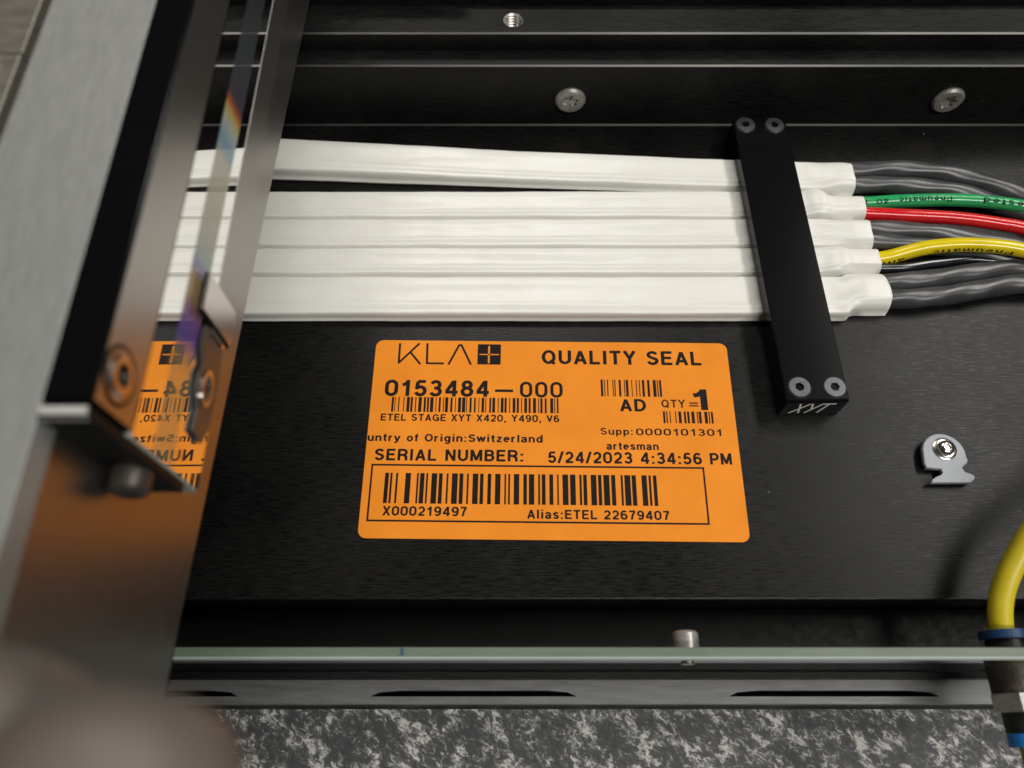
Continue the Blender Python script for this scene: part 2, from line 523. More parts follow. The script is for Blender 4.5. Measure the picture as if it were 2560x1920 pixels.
GL = {
    '0': (.66, [bowl(.09, .57, .08, .92)]),
    '1': (.56, [pth((.36, 0), (.36, 1)), pth((.08, .70), (.22, .73), (.33, .86))]),
    '2': (.64, [pth((.32, .66, .22, .26, 165, -25), (.42, .42), (.14, .17), (.12, .085)), pth((.04, .085), (.60, .085))]),
    '3': (.64, [pth((.31, .71, .20, .21, 160, -80), (.24, .51)), pth((.24, .51), (.31, .30, .23, .22, 80, -160))]),
    '4': (.68, [pth((.48, 0), (.48, 1)), pth((.44, .93), (.10, .32)), pth((.03, .27), (.66, .27))]),
    '5': (.64, [pth((.56, .915), (.17, .915)), pth((.18, .915), (.13, .50), (.22, .56)), pth((.31, .33, .23, .25, 125, -160))]),
    '6': (.64, [bowl(.09, .55, .08, .58), pth((.09, .33), (.09, .56), (.33, .62, .24, .30, 180, 40))]),
    '7': (.62, [pth((.04, .915), (.58, .915)), pth((.53, .90), (.34, .50), (.25, 0))]),
    '8': (.64, [bowl(.13, .51, .53, .92), bowl(.09, .55, .08, .53)]),
    '9': (.64, [bowl(.09, .55, .42, .92), pth((.55, .67), (.55, .44), (.31, .38, .24, .30, 0, -140))]),
    'A': (.74, [pth((.09, 0), (.37, .96)), pth((.37, .96), (.65, 0)), pth((.20, .29), (.54, .29))]),
    'B': (.70, [pth((.11, 0), (.11, 1)), pth((.11, .915), (.36, .915), (.40, .725, .18, .19, 90, -90), (.11, .53)), pth((.11, .53), (.38, .53), (.40, .305, .21, .22, 90, -90), (.11, .085))]),
    'D': (.74, [pth((.11, 0), (.11, 1)), pth((.11, .915), (.30, .915), (.32, .5, .32, .415, 90, -90), (.11, .085))]),
    'E': (.66, [pth((.11, 0), (.11, 1)), pth((.11, .915), (.63, .915)), pth((.11, .52), (.58, .52)), pth((.11, .085), (.64, .085))]),
    'G': (.78, [pth((.39, .5, .30, .42, 35, 330)), pth((.42, .47), (.69, .47)), pth((.67, .54), (.67, 0))]),
    'I': (.26, [pth((.13, 0), (.13, 1))]),
    'L': (.62, [pth((.11, 0), (.11, 1)), pth((.11, .085), (.60, .085))]),
    'M': (.86, [pth((.11, 0), (.11, 1)), pth((.75, 0), (.75, 1)), pth((.14, .96), (.43, .08)), pth((.43, .08), (.72, .96))]),
    'N': (.74, [pth((.11, 0), (.11, 1)), pth((.63, 0), (.63, 1)), pth((.13, .95), (.61, .05))]),
    'O': (.78, [pth((.39, .5, .30, .42, 0, 360))]),
    'P': (.68, [pth((.11, 0), (.11, 1)), pth((.11, .915), (.38, .915), (.40, .68, .20, .235, 90, -90), (.11, .445))]),
    'Q': (.80, [pth((.39, .5, .30, .42, 0, 360)), pth((.46, .26), (.72, .0))]),
    'R': (.72, [pth((.11, 0), (.11, 1)), pth((.11, .915), (.40, .915), (.42, .70, .19, .215, 90, -90), (.11, .485)), pth((.40, .47), (.60, .34), (.62, 0))]),
    'S': (.68, [pth((.34, .71, .23, .21, 20, 180), (.16, .60), (.34, .505), (.54, .42), (.34, .30, .24, .22, 30, -165))]),
    'T': (.66, [pth((.33, 0), (.33, 1)), pth((.02, .915), (.64, .915))]),
    'U': (.74, [pth((.11, 1), (.11, .38), (.37, .36, .26, .28, 180, 360), (.63, 1))]),
    'V': (.70, [pth((.08, 1), (.35, .05)), pth((.35, .05), (.62, 1))]),
    'X': (.72, [pth((.09, 0), (.63, 1)), pth((.09, 1), (.63, 0))]),
    'Y': (.70, [pth((.07, 1), (.35, .46)), pth((.63, 1), (.35, .46)), pth((.35, 0), (.35, .48))]),
    'a': (.58, [pth((.27, .52, .19, .14, 165, 0), (.46, .0)), pth((.46, .40), (.24, .37), (.26, .20, .18, .14, 110, 330), (.46, .22))]),
    'e': (.60, [pth((.10, .38), (.50, .38), (.30, .36, .21, .28, 0, 310))]),
    's': (.56, [pth((.28, .54, .17, .115, 20, 180), (.14, .46), (.28, .37), (.44, .29), (.28, .20, .18, .125, 20, -165))]),
    'd': (.62, [pth((.51, 0), (.51, 1)), pth((.29, .36, .20, .29, 0, 360))]),
    'f': (.36, [pth((.17, 0), (.17, .80), (.31, .78, .14, .14, 180, 95)), pth((.02, .67), (.34, .67))]),
    'g': (.62, [pth((.51, .73), (.51, -.06), (.30, -.04, .21, .18, 0, -150)), pth((.29, .36, .20, .29, 0, 360))]),
    'i': (.26, [pth((.13, 0), (.13, .73)), pth((.13, .85), (.13, 1))]),
    'l': (.26, [pth((.13, 0), (.13, 1))]),
    'm': (.88, [pth((.10, 0), (.10, .73)), pth((.10, .48), (.27, .48, .17, .17, 180, 0), (.44, 0)), pth((.44, .48), (.61, .48, .17, .17, 180, 0), (.78, 0))]),
    'n': (.60, [pth((.10, 0), (.10, .73)), pth((.10, .46), (.30, .46, .20, .19, 180, 0), (.50, 0))]),
    'o': (.62, [pth((.31, .36, .21, .29, 0, 360))]),
    'p': (.62, [pth((.11, -.25), (.11, .73)), pth((.33, .36, .20, .29, 0, 360))]),
    'r': (.42, [pth((.10, 0), (.10, .73)), pth((.10, .42), (.32, .42, .22, .23, 180, 85))]),
    't': (.38, [pth((.18, .93), (.18, .20), (.30, .20, .12, .12, 180, 280)), pth((.02, .65), (.36, .65))]),
    'u': (.60, [pth((.10, .73), (.10, .27), (.30, .27, .20, .19, 180, 360)), pth((.50, .73), (.50, 0))]),
    'w': (.82, [pth((.06, .73), (.23, .04)), pth((.23, .04), (.41, .70)), pth((.41, .70), (.59, .04)), pth((.59, .04), (.76, .73))]),
    'y': (.58, [pth((.06, .73), (.29, .02)), pth((.52, .73), (.27, -.08), (.16, -.165), (.04, -.165))]),
    'z': (.54, [pth((.05, .65), (.48, .65)), pth((.46, .65), (.08, .08)), pth((.05, .08), (.50, .08))]),
    'c': (.58, [pth((.30, .36, .21, .29, 40, 320))]),
    ':': (.28, [pth((.14, 0), (.14, .17)), pth((.14, .52), (.14, .69))]),
    ',': (.28, [pth((.15, .16), (.15, .02), (.08, -.13))]),
    '/': (.40, [pth((.04, -.02), (.36, 1.02))]),
    ' ': (.34, []),
}


def text_mesh(body, wt=0.17, gap=0.10):
    """verts and faces of a line of bold letters, cap height 1, baseline at 0"""
    V, F = [], []
    x, lay = 0.0, 0
    for ch in body:
        w, strokes = GL[ch]
        for st in strokes:
            h = wt / 2
            for i, (a, e) in enumerate(zip(st[:-1], st[1:])):
                a, e = Vector(a), Vector(e)
                d = e - a
                if d.length < 1e-5:
                    continue
                d.normalize(); q = Vector((-d.y, d.x)) * h
                k = len(V)
                z = lay * 0.00012
                for p in (a + q, a - q, e - q, e + q):
                    V.append(Vector((x + p.x, p.y, z)))
                F.append([k, k + 1, k + 2, k + 3])
                lay = (lay + 1) % 40
                if i < len(st) - 2:                      # round joint
                    k = len(V)
                    for j in range(8):
                        V.append(Vector((x + e.x + h * math.cos(j * math.pi / 4), e.y + h * math.sin(j * math.pi / 4), lay * 0.00012)))
                    F.append([k + j for j in range(8)])
                    lay = (lay + 1) % 40
        x += w + gap
    return V, F


def capheight():
    return 1.0


# ------------------------------------------------------------------ the surface the stage stands on
V = [(-420, -160, -40), (420, -160, -40), (420, 420, -40), (-420, 420, -40), (-420, -160, -70), (420, -160, -70), (420, 420, -70), (-420, 420, -70)]
g = obj('granite_surface', V, [[0, 1, 2, 3], [4, 5, 6, 7], [0, 1, 5, 4], [1, 2, 6, 5], [2, 3, 7, 6], [3, 0, 4, 7]], 'granite', base=(0, 0, -40))
setp(g, 'dark grey granite surface with pale flecks under the stage', 'surface', kind='structure')

# ------------------------------------------------------------------ stage base
XL, XR = -260, 260
sb = thing('motion_stage', 'black brushed metal stage bed with stepped rear wall and slotted grey front flange', 'motion stage', (0, 110, -40))
box('base_plate', XL, XR, 34.2, 192, -14, 0, 'plate', sb, 0.5)
box('floor_tray', XL, XR, 16, 34.0, -30, -13, 'deepblack', sb, 0.3)


def profile(name, pts, mats, mi, parent):
    V, F = [], []
    n = len(pts)
    for x in (XL, XR):
        V += [(x, p[0], p[1]) for p in pts]
    for i in range(n):
        F.append([i, (i + 1) % n, n + (i + 1) % n, n + i])
    F.append(list(range(n))); F.append([n + i for i in range(n)])
    return obj(name, V, F, None, parent, False, None, mats, mi + [0, 0])


# rear wall: face, ledge, with highlights painted on lower lip and upper arris
rw = profile('rear_wall', [(190.45, 0.02), (190.85, 0.5), (190.85, 24.55), (191.3, 25.0), (197.9, 25.0), (197.9, 0.02)], ['wall', 'edgelight'], [1, 0, 1, 0, 0, 0], sb)
# upper rail, with a tapped hole in its top
hole = circ(0.4, 202.9, 3.1, 36)
hole2 = circ(-92, 202.9, 3.1, 36)
hole3 = circ(92 * 1.9, 202.9, 3.1, 36)
fr = lambda u, v, w: Vector((u, v, w))
V, F = prism([(XL, 197.75), (XR, 197.75), (XR, 209.4), (XL, 209.4)], [hole, hole2, hole3], 24.4, 31.5, fr)
mi = [0] * len(F)
k = len(V)
V += [(XL, 197.3, 24.4), (XR, 197.3, 24.4), (XR, 197.3, 31.05), (XL, 197.3, 31.05), (XR, 197.75, 31.5), (XL, 197.75, 31.5)]
F += [[k, k + 1, k + 2, k + 3], [k + 3, k + 2, k + 4, k + 5]]; mi += [0, 1]
ur = obj('upper_rail', V, F, None, sb, False, None, ['wall', 'edgelight'], mi)  # front arris of the rail painted pale as a highlight
for hx in (0.4, -92, 92 * 1.9):
    V, F = [], []
    nseg, turns = 36, 6
    for t in range(turns * 2 + 1):
        z = 31.3 - t * 0.5
        r = 3.08 if t % 2 == 0 else 2.55
        V += [(hx + r * math.cos(2 * math.pi * i / nseg), 202.9 + r * math.sin(2 * math.pi * i / nseg), z + 0.35 * math.sin(math.pi * i / nseg)) for i in range(nseg)]
    for t in range(turns * 2):
        for i in range(nseg):
            F.append([t * nseg + i, t * nseg + (i + 1) % nseg, (t + 1) * nseg + (i + 1) % nseg, (t + 1) * nseg + i])
    F.append([turns * 2 * nseg + i for i in range(nseg)])
    obj('tapped_hole', V, F, 'screwhead', ur)
box('rear_beam', XL, XR, 209.45, 236, 25, 34.5, 'wall', sb, 0.6)
box('rear_block', -88, -14, 211.5, 230, 34.55, 44, 'wall', sb, 0.8)
for sx in (18.9, 141.3, -103.5):
    screw(sb, (sx, 190.85, 11.4), (0, -1, 0), 4.9, 1.35, star(2.7), 1.1, 'screwhead', 0.7, R(random.uniform(0, 60)), -0.5, floor='screwhead')

# grey front flange with long slots
def slot(x0, x1, ya, yb):
    return [(x0, ya), (x1, ya), (x1 - 2.2, ya + 1.0), (x1 - 7.5, yb), (x0 + 7.5, yb), (x0 + 2.2, ya + 1.0)]


slots = [slot(-119, -67.8, 12.1, 13.5), slot(-35.2, 16.0, 12.1, 13.5), slot(53.8, 106.0, 12.1, 13.5)]
V, F = prism([(XL, 10.4), (XR, 10.4), (XR, 16.3), (XL, 16.3)], slots, -14, -8, fr)
obj('front_flange', V, F, 'flange', sb)
box('front_skirt', XL, XR, 10.6, 15.8, -40, -14.05, 'deepblack', sb, 0.2)
box('front_rail', XL, XR, 15.9, 17.6, -30, -4, 'deepblack', sb, 0.2)

# ------------------------------------------------------------------ clear panel at the front
cp = thing('clear_panel', 'clear upright panel with pale green cut edge along the front of the stage', 'panel', (0, 19, -12))
box('pane', XL, XR, 17.74, 20.28, -12, 20.4, 'glass', cp, 0)
V, F = prism([(17.72, 20.42), (20.3, 20.42), (20.3, 21.8), (20.1, 22.0), (18.0, 22.0), (17.72, 21.7)], [], XL, XR, lambda u, v, w: Vector((w, u, v)))
obj('polished_edge', V, F, 'glassedge', cp)
V, F = prism([(17.66, 21.72), (18.0, 22.06), (18.32, 22.06), (18.32, 22.01), (18.02, 22.01), (17.70, 21.70)], [], XL, XR, lambda u, v, w: Vector((w, u, v)))
obj('edge_chamfer', V, F, 'glassend', cp)
V, F = prism([(-24.5, 18.4), (-23.3, 18.7), (-23.6, 20.1), (-24.3, 20.0), (-24.1, 19.2)], [], 22.02, 22.06, fr)
obj('ink_mark', V, F, 'marker', cp)
cs = screw(cp, (39.3, 20.3, 15.2), (0, 1, 0), 2.9, 4.2, circ(0, 0, 1.35, 6), 1.5, 'screwhead', 0.5, 0.3, 0.0, 'bolt')
V, F = prism(circ(0, 0, 1.5, 20), [], -2.9, 0.0, frame((39.3, 20.3, 15.2), (0, 1, 0)))
obj('bolt_shank', V, F, 'steel', cs)

# ------------------------------------------------------------------ flat white sleeves
def sleeve(y_at, hw_at, hz_at, x0, x1, end_skew, ph, label, steps=None):
    """flat heat-shrunk sleeve lying along x: y_at / hw_at / hz_at give centre, half width and height"""
    # flattened tube: pressed fins along both sides, nearly flat top with two faint ridges
    top = [(1.0, .06), (1.0, .24), (.955, .27), (.945, .62), (.93, .84), (.89, .96), (.82, 1.0)]
    top += [(.82 - 1.64 * j / 22, 1.0) for j in range(1, 22)]
    top += [(-.82, 1.0), (-.87, .95), (-.915, .80), (-.93, .50), (-.94, .25), (-1.0, .22), (-1.0, .06)]
    sect = top + [(-.6, .0), (0, .0), (.6, .0)]
    nx, nn = 220, len(sect)
    V, F = [], []
    for i in range(nx + 1):
        t = i / nx
        x = x0 + (x1 - x0) * t
        yc, hw, hz = y_at(x), hw_at(x), hz_at(x)
        for k, (u, f_) in enumerate(sect):
            bl = stepf(x, 98, 0, 1, 5)
            f_ = f_ * (1 - bl) + bl * (max(0.0, 1 - abs(u) ** 3.4) ** 0.42 * 0.94 + 0.06 if f_ > 0.05 else 0)
            zz = hz * f_
            if f_ > 0.9:
                flat = 1 - abs(u)
                ridge = 0.26 * math.exp(-((u + 0.52 + 0.06 * math.sin(x * 0.03 + ph)) / 0.14) ** 2) + 0.12 * math.exp(-((u - 0.5) / 0.2) ** 2) - 0.22 * math.exp(-((u + 0.74) / 0.07) ** 2)
                wob = noise.noise(Vector((x * 0.03 + ph * 7, u * 1.2, ph))) * 0.34 + noise.noise(Vector((x * 0.11 + ph * 3, u * 2.0, ph + 5))) * 0.10 + noise.noise(Vector((x * 0.35 + ph * 3, u * 2.0, ph + 9))) * 0.03
                zz += (ridge + wob) * min(1, flat * 6)
            yy = yc + hw * u + 0.14 * noise.noise(Vector((x * 0.06, ph * 9, u))) + 0.05 * noise.noise(Vector((x * 0.3, ph * 5, u)))
            xx = x + (end_skew * (yy - yc) + 0.8 * noise.noise(Vector((yy * 0.16, ph, 1)))) * max(0.0, (t - 0.95) / 0.05)
            V.append((xx, yy, max(zz, 0.0) + 0.03))
    for i in range(nx):
        for k in range(nn):
            F.append([i * nn + k, i * nn + (k + 1) % nn, (i + 1) * nn + (k + 1) % nn, (i + 1) * nn + k])
    F.append(list(range(nn)))
    yc, zc = y_at(x1), hz_at(x1) / 2
    ring0 = nx * nn
    for dx, k_ in ((0.10, 0.985), (0.12, 0.93), (0.0, 0.88), (-0.7, 0.86)):
        r0 = len(V)
        for k in range(nn):
            v = V[nx * nn + k]
            V.append((v[0] + dx, yc + (v[1] - yc) * (1 - (1 - k_) * 0.45), zc + (v[2] - zc) * k_))
        for k in range(nn):
            F.append([ring0 + k, ring0 + (k + 1) % nn, r0 + (k + 1) % nn, r0 + k])
        ring0 = r0
    F.append([ring0 + k for k in range(nn)])
    o = obj('cable_sleeve', V, F, 'sleeve', None, 'all', base=((x0 + x1) / 2, y_at(0), 0))
    setp(o, label, 'cable sleeve', 'flat white cable sleeves')
    return o


def lin(a, b_):
    (x0, v0), (x1, v1) = a, b_
    return lambda x: v0 + (v1 - v0) * (x - x0) / (x1 - x0)


def stepf(x, xs, a, b_, w=1.2):
    t = min(1, max(0, (x - xs + w) / (2 * w)))
    t = t * t * (3 - 2 * t)
    return a + (b_ - a) * t


sleeve(lambda x: lin((-77, 174.0), (73, 166.9))(x) if x < 73 else 166.9 - (x - 73) * 0.035, lin((-77, 6.9), (73, 6.05)), lambda x: stepf(x, 99, 3.9 + max(0, -x) * 0.02, 6.0, 6), -150, 108.3, -0.02, 1.1,
       'topmost flat white sleeve, angled away from the others with a dark gap below')
sleeve(lambda x: stepf(x, 98, 154.7, 153.9, 3), lambda x: stepf(x, 97.5, 5.35, 4.45), lambda x: stepf(x, 98.3, stepf(x, 93, 3.9, 5.75, 3), 5.2, 0.5), -150, 109.8, 0.0, 2.3,
       'second flat white sleeve from the rear wall, holding the green and red tubes')
sleeve(lambda x: stepf(x, 100, 143.9, 143.5, 6), lambda x: 5.45, lambda x: stepf(x, 99, 3.9, 6.0, 6), -150, 109.4, -0.05, 3.7,
       'middle flat white sleeve of the row, ending between the red and yellow tubes')
sleeve(lambda x: stepf(x, 100, 133.5, 133.9, 3), lambda x: stepf(x, 100.5, 4.98, 4.35), lambda x: stepf(x, 101.3, stepf(x, 95, 3.9, 5.85, 4), 5.3, 0.5), -150, 110.3, 0.0, 4.2,
       'fourth flat white sleeve, holding the yellow and black tubes')
sleeve(lambda x: stepf(x, 99, 121.3, 122.7), lambda x: stepf(x, 99, 7.05, 6.5), lambda x: stepf(x, 99, 4.0, 6.1, 5), -150, 110.2, -0.07, 5.9,
       'widest flat white sleeve, nearest the orange label')

# ------------------------------------------------------------------ tubes and grey cables out of the sleeves
def tube(name, path, r, mat, label, cat, group=None, lay=None, sub=8, n=22):
    Q = tubemesh(path, r, sub=sub)
    if lay:
        amp, pitch, starts, ph = lay
        sec = lambda s, p: r * (1 + amp * math.cos(starts * p - 2 * math.pi * s / pitch * starts / 2 + ph) + 0.03 * noise.noise(Vector((s * 0.25, math.cos(p), math.sin(p) + ph))))
    else:
        sec = lambda s, p: r
    V, F, L, fr_ = sweep(Q, sec, n)
    o = obj(name, V, F, mat, None, True, base=path[0])
    setp(o, label, cat, group)
    return o, Q, L, fr_


green, gQ, gL, gfr = tube('air_tube', [(106.5, 156.0, 2.6), (113, 156.0, 2.6), (122.4, 156.1, 3.4), (138.3, 155.8, 4.2), (151, 154.0, 5.0), (163, 150.5, 5.6), (190, 138, 6.5), (230, 112, 7)], 2.05, 'green',
                          'glossy green plastic air tube with black lettering, above the red tube', 'air tube', 'plastic air tubes')
red, rQ, rL, rfr = tube('air_tube', [(106.5, 151.9, 2.6), (113, 151.7, 2.6), (121.3, 150.6, 3.3), (136.8, 149.1, 3.9), (149, 146.6, 4.5), (160, 143.2, 5.0), (185, 131, 6), (220, 108, 6)], 2.05, 'red',
                        'glossy red plastic air tube between the green tube and the yellow tube', 'air tube', 'plastic air tubes')
yel, yQ, yL, yfr = tube('air_tube', [(106.5, 134.4, 2.6), (113.5, 135.0, 3.0), (125.4, 136.9, 5.6), (139.3, 136.6, 7.2), (154.1, 133.4, 8.0), (172, 125, 8.5), (200, 105, 9)], 2.2, 'yellow',
                        'glossy yellow plastic air tube arching out of the fourth white sleeve', 'air tube', 'plastic air tubes')
tube('air_tube', [(106.5, 131.4, 2.5), (113, 131.4, 2.5), (118.6, 131.6, 2.6), (128.8, 133.3, 2.7), (142, 134.3, 2.7), (160, 130, 2.6), (200, 112, 2.6)], 1.55, 'blacktube',
     'thin black tube half hidden beneath the arched yellow tube', 'air tube', 'plastic air tubes')
G = 'dark grey round cables'
tube('cable', [(106.5, 168.5, 2.6), (112, 168.4, 3.0), (124.9, 168.5, 3.6), (140.7, 166.0, 3.8), (152.7, 161.2, 4), (166, 153.5, 4), (200, 128, 4)], 2.85, 'cable',
     'dark grey cable nearest the rear wall, curving down behind the green tube', 'cable', G, (0.045, 26, 3, 0.3))
tube('cable', [(106.5, 163.0, 2.6), (112, 162.8, 2.9), (123.6, 162.4, 3.1), (139.2, 160.2, 3.2), (151.2, 155.6, 3.2), (166, 147, 3.2), (196, 122, 3.2)], 2.75, 'cable',
     'dark grey cable running directly along the upper side of the green tube', 'cable', G, (0.045, 24, 3, 1.7))
tube('cable', [(106.5, 146.0, 2.6), (113, 145.6, 2.9), (127, 144.5, 3.0), (140.4, 141.9, 3.0), (155.2, 138.3, 3.0), (180, 128, 3), (210, 108, 3)], 2.75, 'cable',
     'dark grey cable running just below the red tube', 'cable', G, (0.05, 30, 3, 2.4))
tube('cable', [(106.5, 141.3, 2.6), (113, 141.0, 2.7), (125.7, 139.3, 2.8), (139.3, 137.0, 2.8), (160, 131, 2.8), (200, 112, 2.8)], 2.6, 'cable',
     'dark grey cable tucked under the upper side of the yellow tube', 'cable', G, (0.06, 28, 3, 0.9))
tube('cable', [(106.5, 125.8, 2.6), (114, 126.2, 2.9), (123, 127.0, 3.0), (137.4, 129.2, 3.0), (153.6, 131.0, 2.8), (175, 126, 2.8), (205, 108, 2.8)], 2.85, 'cable',
     'dark grey cable rising under the black tube from the widest sleeve', 'cable', G, (0.045, 26, 3, 3.9))
tube('cable', [(106.5, 120.6, 2.6), (114, 120.5, 2.9), (121.6, 120.8, 3.0), (135.7, 122.9, 3.1), (151.8, 125.2, 3.2), (175, 121, 3.2), (205, 104, 3.2)], 2.9, 'cable',
     'lowest dark grey cable, leaving the near corner of the widest sleeve', 'cable', G, (0.05, 22, 3, 5.2))


def tube_text(parent, body, L, frs, s0, s1, phi, h, r, up=1, mat='print'):
    """letters printed on a tube, running from s0 to s1 along it, centred on the angle phi"""
    V, F = text_mesh(body, 0.14, 0.16)
    xs = [v.x for v in V]
    w = max(xs) - min(xs); x0 = min(xs)
    bm = bmesh.new()
    vs_ = [bm.verts.new(v) for v in V]
    for f_ in F:
        try: bm.faces.new([vs_[i] for i in f_])
        except ValueError: pass
    bmesh.ops.triangulate(bm, faces=bm.faces)
    for _ in range(2):
        ed = [e for e in bm.edges if e.calc_length() > 0.3]
        if ed: bmesh.ops.subdivide_edges(bm, edges=ed, cuts=1)
        bmesh.ops.triangulate(bm, faces=bm.faces)
    bm.verts.index_update()
    k = h / capheight()
    V2 = []
    for v in bm.verts:
        s = s0 + (s1 - s0) * (v.co.x - x0) / w
        j = 0
        while j < len(L) - 2 and L[j + 1] < s: j += 1
        t = (s - L[j]) / max(1e-6, L[j + 1] - L[j])
        q = frs[j][0].lerp(frs[j + 1][0], t); sd = frs[j][1].lerp(frs[j + 1][1], t).normalized(); u_ = frs[j][2].lerp(frs[j + 1][2], t).normalized()
        p = phi + up * ((v.co.y - capheight() / 2) * k) / r
        V2.append(q + (sd * math.cos(p) + u_ * math.sin(p)) * (r + 0.035))
    F2 = [[v.index for v in f_.verts] for f_ in bm.faces]
    bm.free()
    return obj('lettering', V2, F2, mat, parent)


# printed from right to left and upside down, as the tubes lie (side vector points towards the viewer)
tube_text(green, 'Pneumatic  40  8', gL, gfr, 30.5, 3.2, R(62), 1.7, 2.05, -1)
tube_text(green, 'Tested', gL, gfr, 54.5, 40, R(62), 1.9, 2.05, -1)
tube_text(yel, 'Pneumatic', yL, yfr, 43, 20, R(9), 1.35, 2.2, -1)
tube_text(yel, 'and', yL, yfr, 11.5, 4.0, R(9), 1.35, 2.2, -1)

# ------------------------------------------------------------------ clamp bar
ca = R(1.29)
c0 = Vector((81.0, 134.5, 0))
rm = Matrix.Rotation(ca, 3, 'Z')
def CL(x, y, z): return rm @ Vector((x, y, 0)) + c0 + Vector((0, 0, z))


cl = thing('cable_clamp', 'black metal clamp bar marked XYT, bolted across the white sleeves', 'clamp', (81, 134.5, 0))
hw, hl = 8.45, 50.05
b2 = 0.45
def ring(inset, z, dz=0):
    return [CL(-hw + inset, -hl + inset, z), CL(hw - inset, -hl + inset, z), CL(hw - inset, hl - inset, z), CL(-hw + inset, hl - inset, z)]
V, F, mi = [], [], []
pts = [(-hl, 0.03), (-hl, 9.2 - b2), (-hl + b2, 9.2), (hl - b2, 9.2), (hl, 9.2 - b2), (hl, 0.03), (40.5, 0.03), (40.0, 4.9), (-22.6, 4.9), (-23.1, 0.03)]
n = len(pts)
for sgn, ins in ((-1, 0), (1, 0)):
    V += [CL(sgn * hw, p[0], p[1]) for p in pts]
for i in range(n):
    F.append([i, (i + 1) % n, n + (i + 1) % n, n + i]); mi.append(0)
# end caps: concave outline, so tessellate
tri = tessellate_polygon([[Vector((p[0], p[1], 0)) for p in pts]])
for t in tri:
    F.append(list(t)); mi.append(0)
    F.append([n + q for q in t]); mi.append(0)
bar = obj('bar', V, F, None, cl, False, None, ['clampblack', 'edgelight'], mi)
bv = bar.modifiers.new('arris', 'BEVEL')
bv.width = 0.00028; bv.segments = 2; bv.limit_method = 'ANGLE'; bv.angle_limit = R(40)
for (sx, sy) in ((75.1, 181.9), (84.4, 181.7), (77.6, 88.6), (87.1, 88.6)):
    screw(cl, (sx, sy, 9.2), (0, 0, 1), 3.25, 0.5, circ(0, 0, 1.3, 6), 0.9, 'blackscrew', 0.4, random.uniform(0, 1), 0.02, up=(0, 1, 0))
# engraved letters on the near end
strk = {'X': [[(0, 0), (1.0, 1)], [(0.35, 1), (0.62, 0)]], 'Y': [[(0, 0), (0.95, 1)], [(0.12, 1), (0.30, 0.42)]], 'T': [[(0.0, 1), (0.95, 1)], [(0.42, 1), (-0.10, 0)]]}
for ch, x0, wd in (('X', -5.55, 3.9), ('Y', -1.25, 3.3), ('T', 2.45, 2.9)):
    V, F = [], []
    for seg in strk[ch]:
        a = Vector((x0 + seg[0][0] * wd, 2.0 + seg[0][1] * 5.4)); e = Vector((x0 + seg[1][0] * wd, 2.0 + seg[1][1] * 5.4))
        d = (e - a).normalized() * 0.26; nrm = Vector((-d.y, d.x))
        k = len(V)
        for q in (a - d + nrm, a - d - nrm, e + d - nrm, e + d + nrm):
            V.append(CL(q.x, -hl - 0.05, q.y))
        for q in (a - d + nrm, a - d - nrm, e + d - nrm, e + d + nrm):
            V.append(CL(q.x, -hl + 0.1, q.y))
        F += [[k, k + 1, k + 2, k + 3], [k, k + 1, k + 5, k + 4], [k + 1, k + 2, k + 6, k + 5], [k + 2, k + 3, k + 7, k + 6], [k + 3, k, k + 4, k + 7]]
    obj('engraved_letter', V, F, 'whitepaint', cl)

# ------------------------------------------------------------------ nylon cable clip
nc = thing('cable_clip', 'milky nylon cable clip with a silver screw, right of the orange label', 'clip', (116.6, 71, 0))
out_ = [(110.4, 71.4), (110.2, 69.3), (110.5, 68.1), (112.6, 67.85), (114.2, 67.7), (114.5, 66.6), (113.9, 65.9), (112.3, 65.3), (111.2, 64.6), (110.9, 63.9), (121.2, 63.9), (122.5, 64.8), (122.8, 65.7), (121.6, 66.3), (120.5, 66.7), (120.0, 68.1), (120.7, 68.7), (121.7, 69.4), (122.1, 70.2)]
arc = [(116.25 + 5.75 * math.cos(a), 72.1 + 5.75 * math.sin(a)) for a in [R(d) for d in range(-8, 186, 9)]]
V, F = prism(out_ + arc, [circ(116.5, 73.4, 1.5, 20)], 1.3, 2.6, fr, 0.25)
obj('clip_body', V, F, 'nylon', nc)
V, F = prism(circ(116.5, 73.4, 2.6, 24), [], 0.02, 1.3, fr)
obj('standoff', V, F, 'nylon', nc)
# domed button screw with washer rim
V, F = [], []
prof = [(3.15, 2.92), (3.15, 3.15), (2.85, 3.3), (2.2, 3.35), (2.15, 3.9), (1.85, 4.45), (1.2, 4.75), (0.95, 4.78), (0.8, 4.2)]
nn = 28
for r_, z_ in prof:
    V += [(116.5 + r_ * math.cos(2 * math.pi * i / nn), 73.4 + r_ * math.sin(2 * math.pi * i / nn), z_ - 0.3) for i in range(nn)]
for j in range(len(prof) - 1):
    for i in range(nn):
        F.append([j * nn + i, j * nn + (i + 1) % nn, (j + 1) * nn + (i + 1) % nn, (j + 1) * nn + i])
F.append([(len(prof) - 1) * nn + i for i in range(nn)])
obj('screw', V, F, 'brightsteel', nc, True)

# ------------------------------------------------------------------ orange quality label
LC, LA = Vector((11.1, 78.4, 0)), R(-0.62)
lm = Matrix.Rotation(LA, 3, 'Z')
def LB(u, v, w): return lm @ Vector((u, v, 0)) + LC + Vector((0, 0, w))


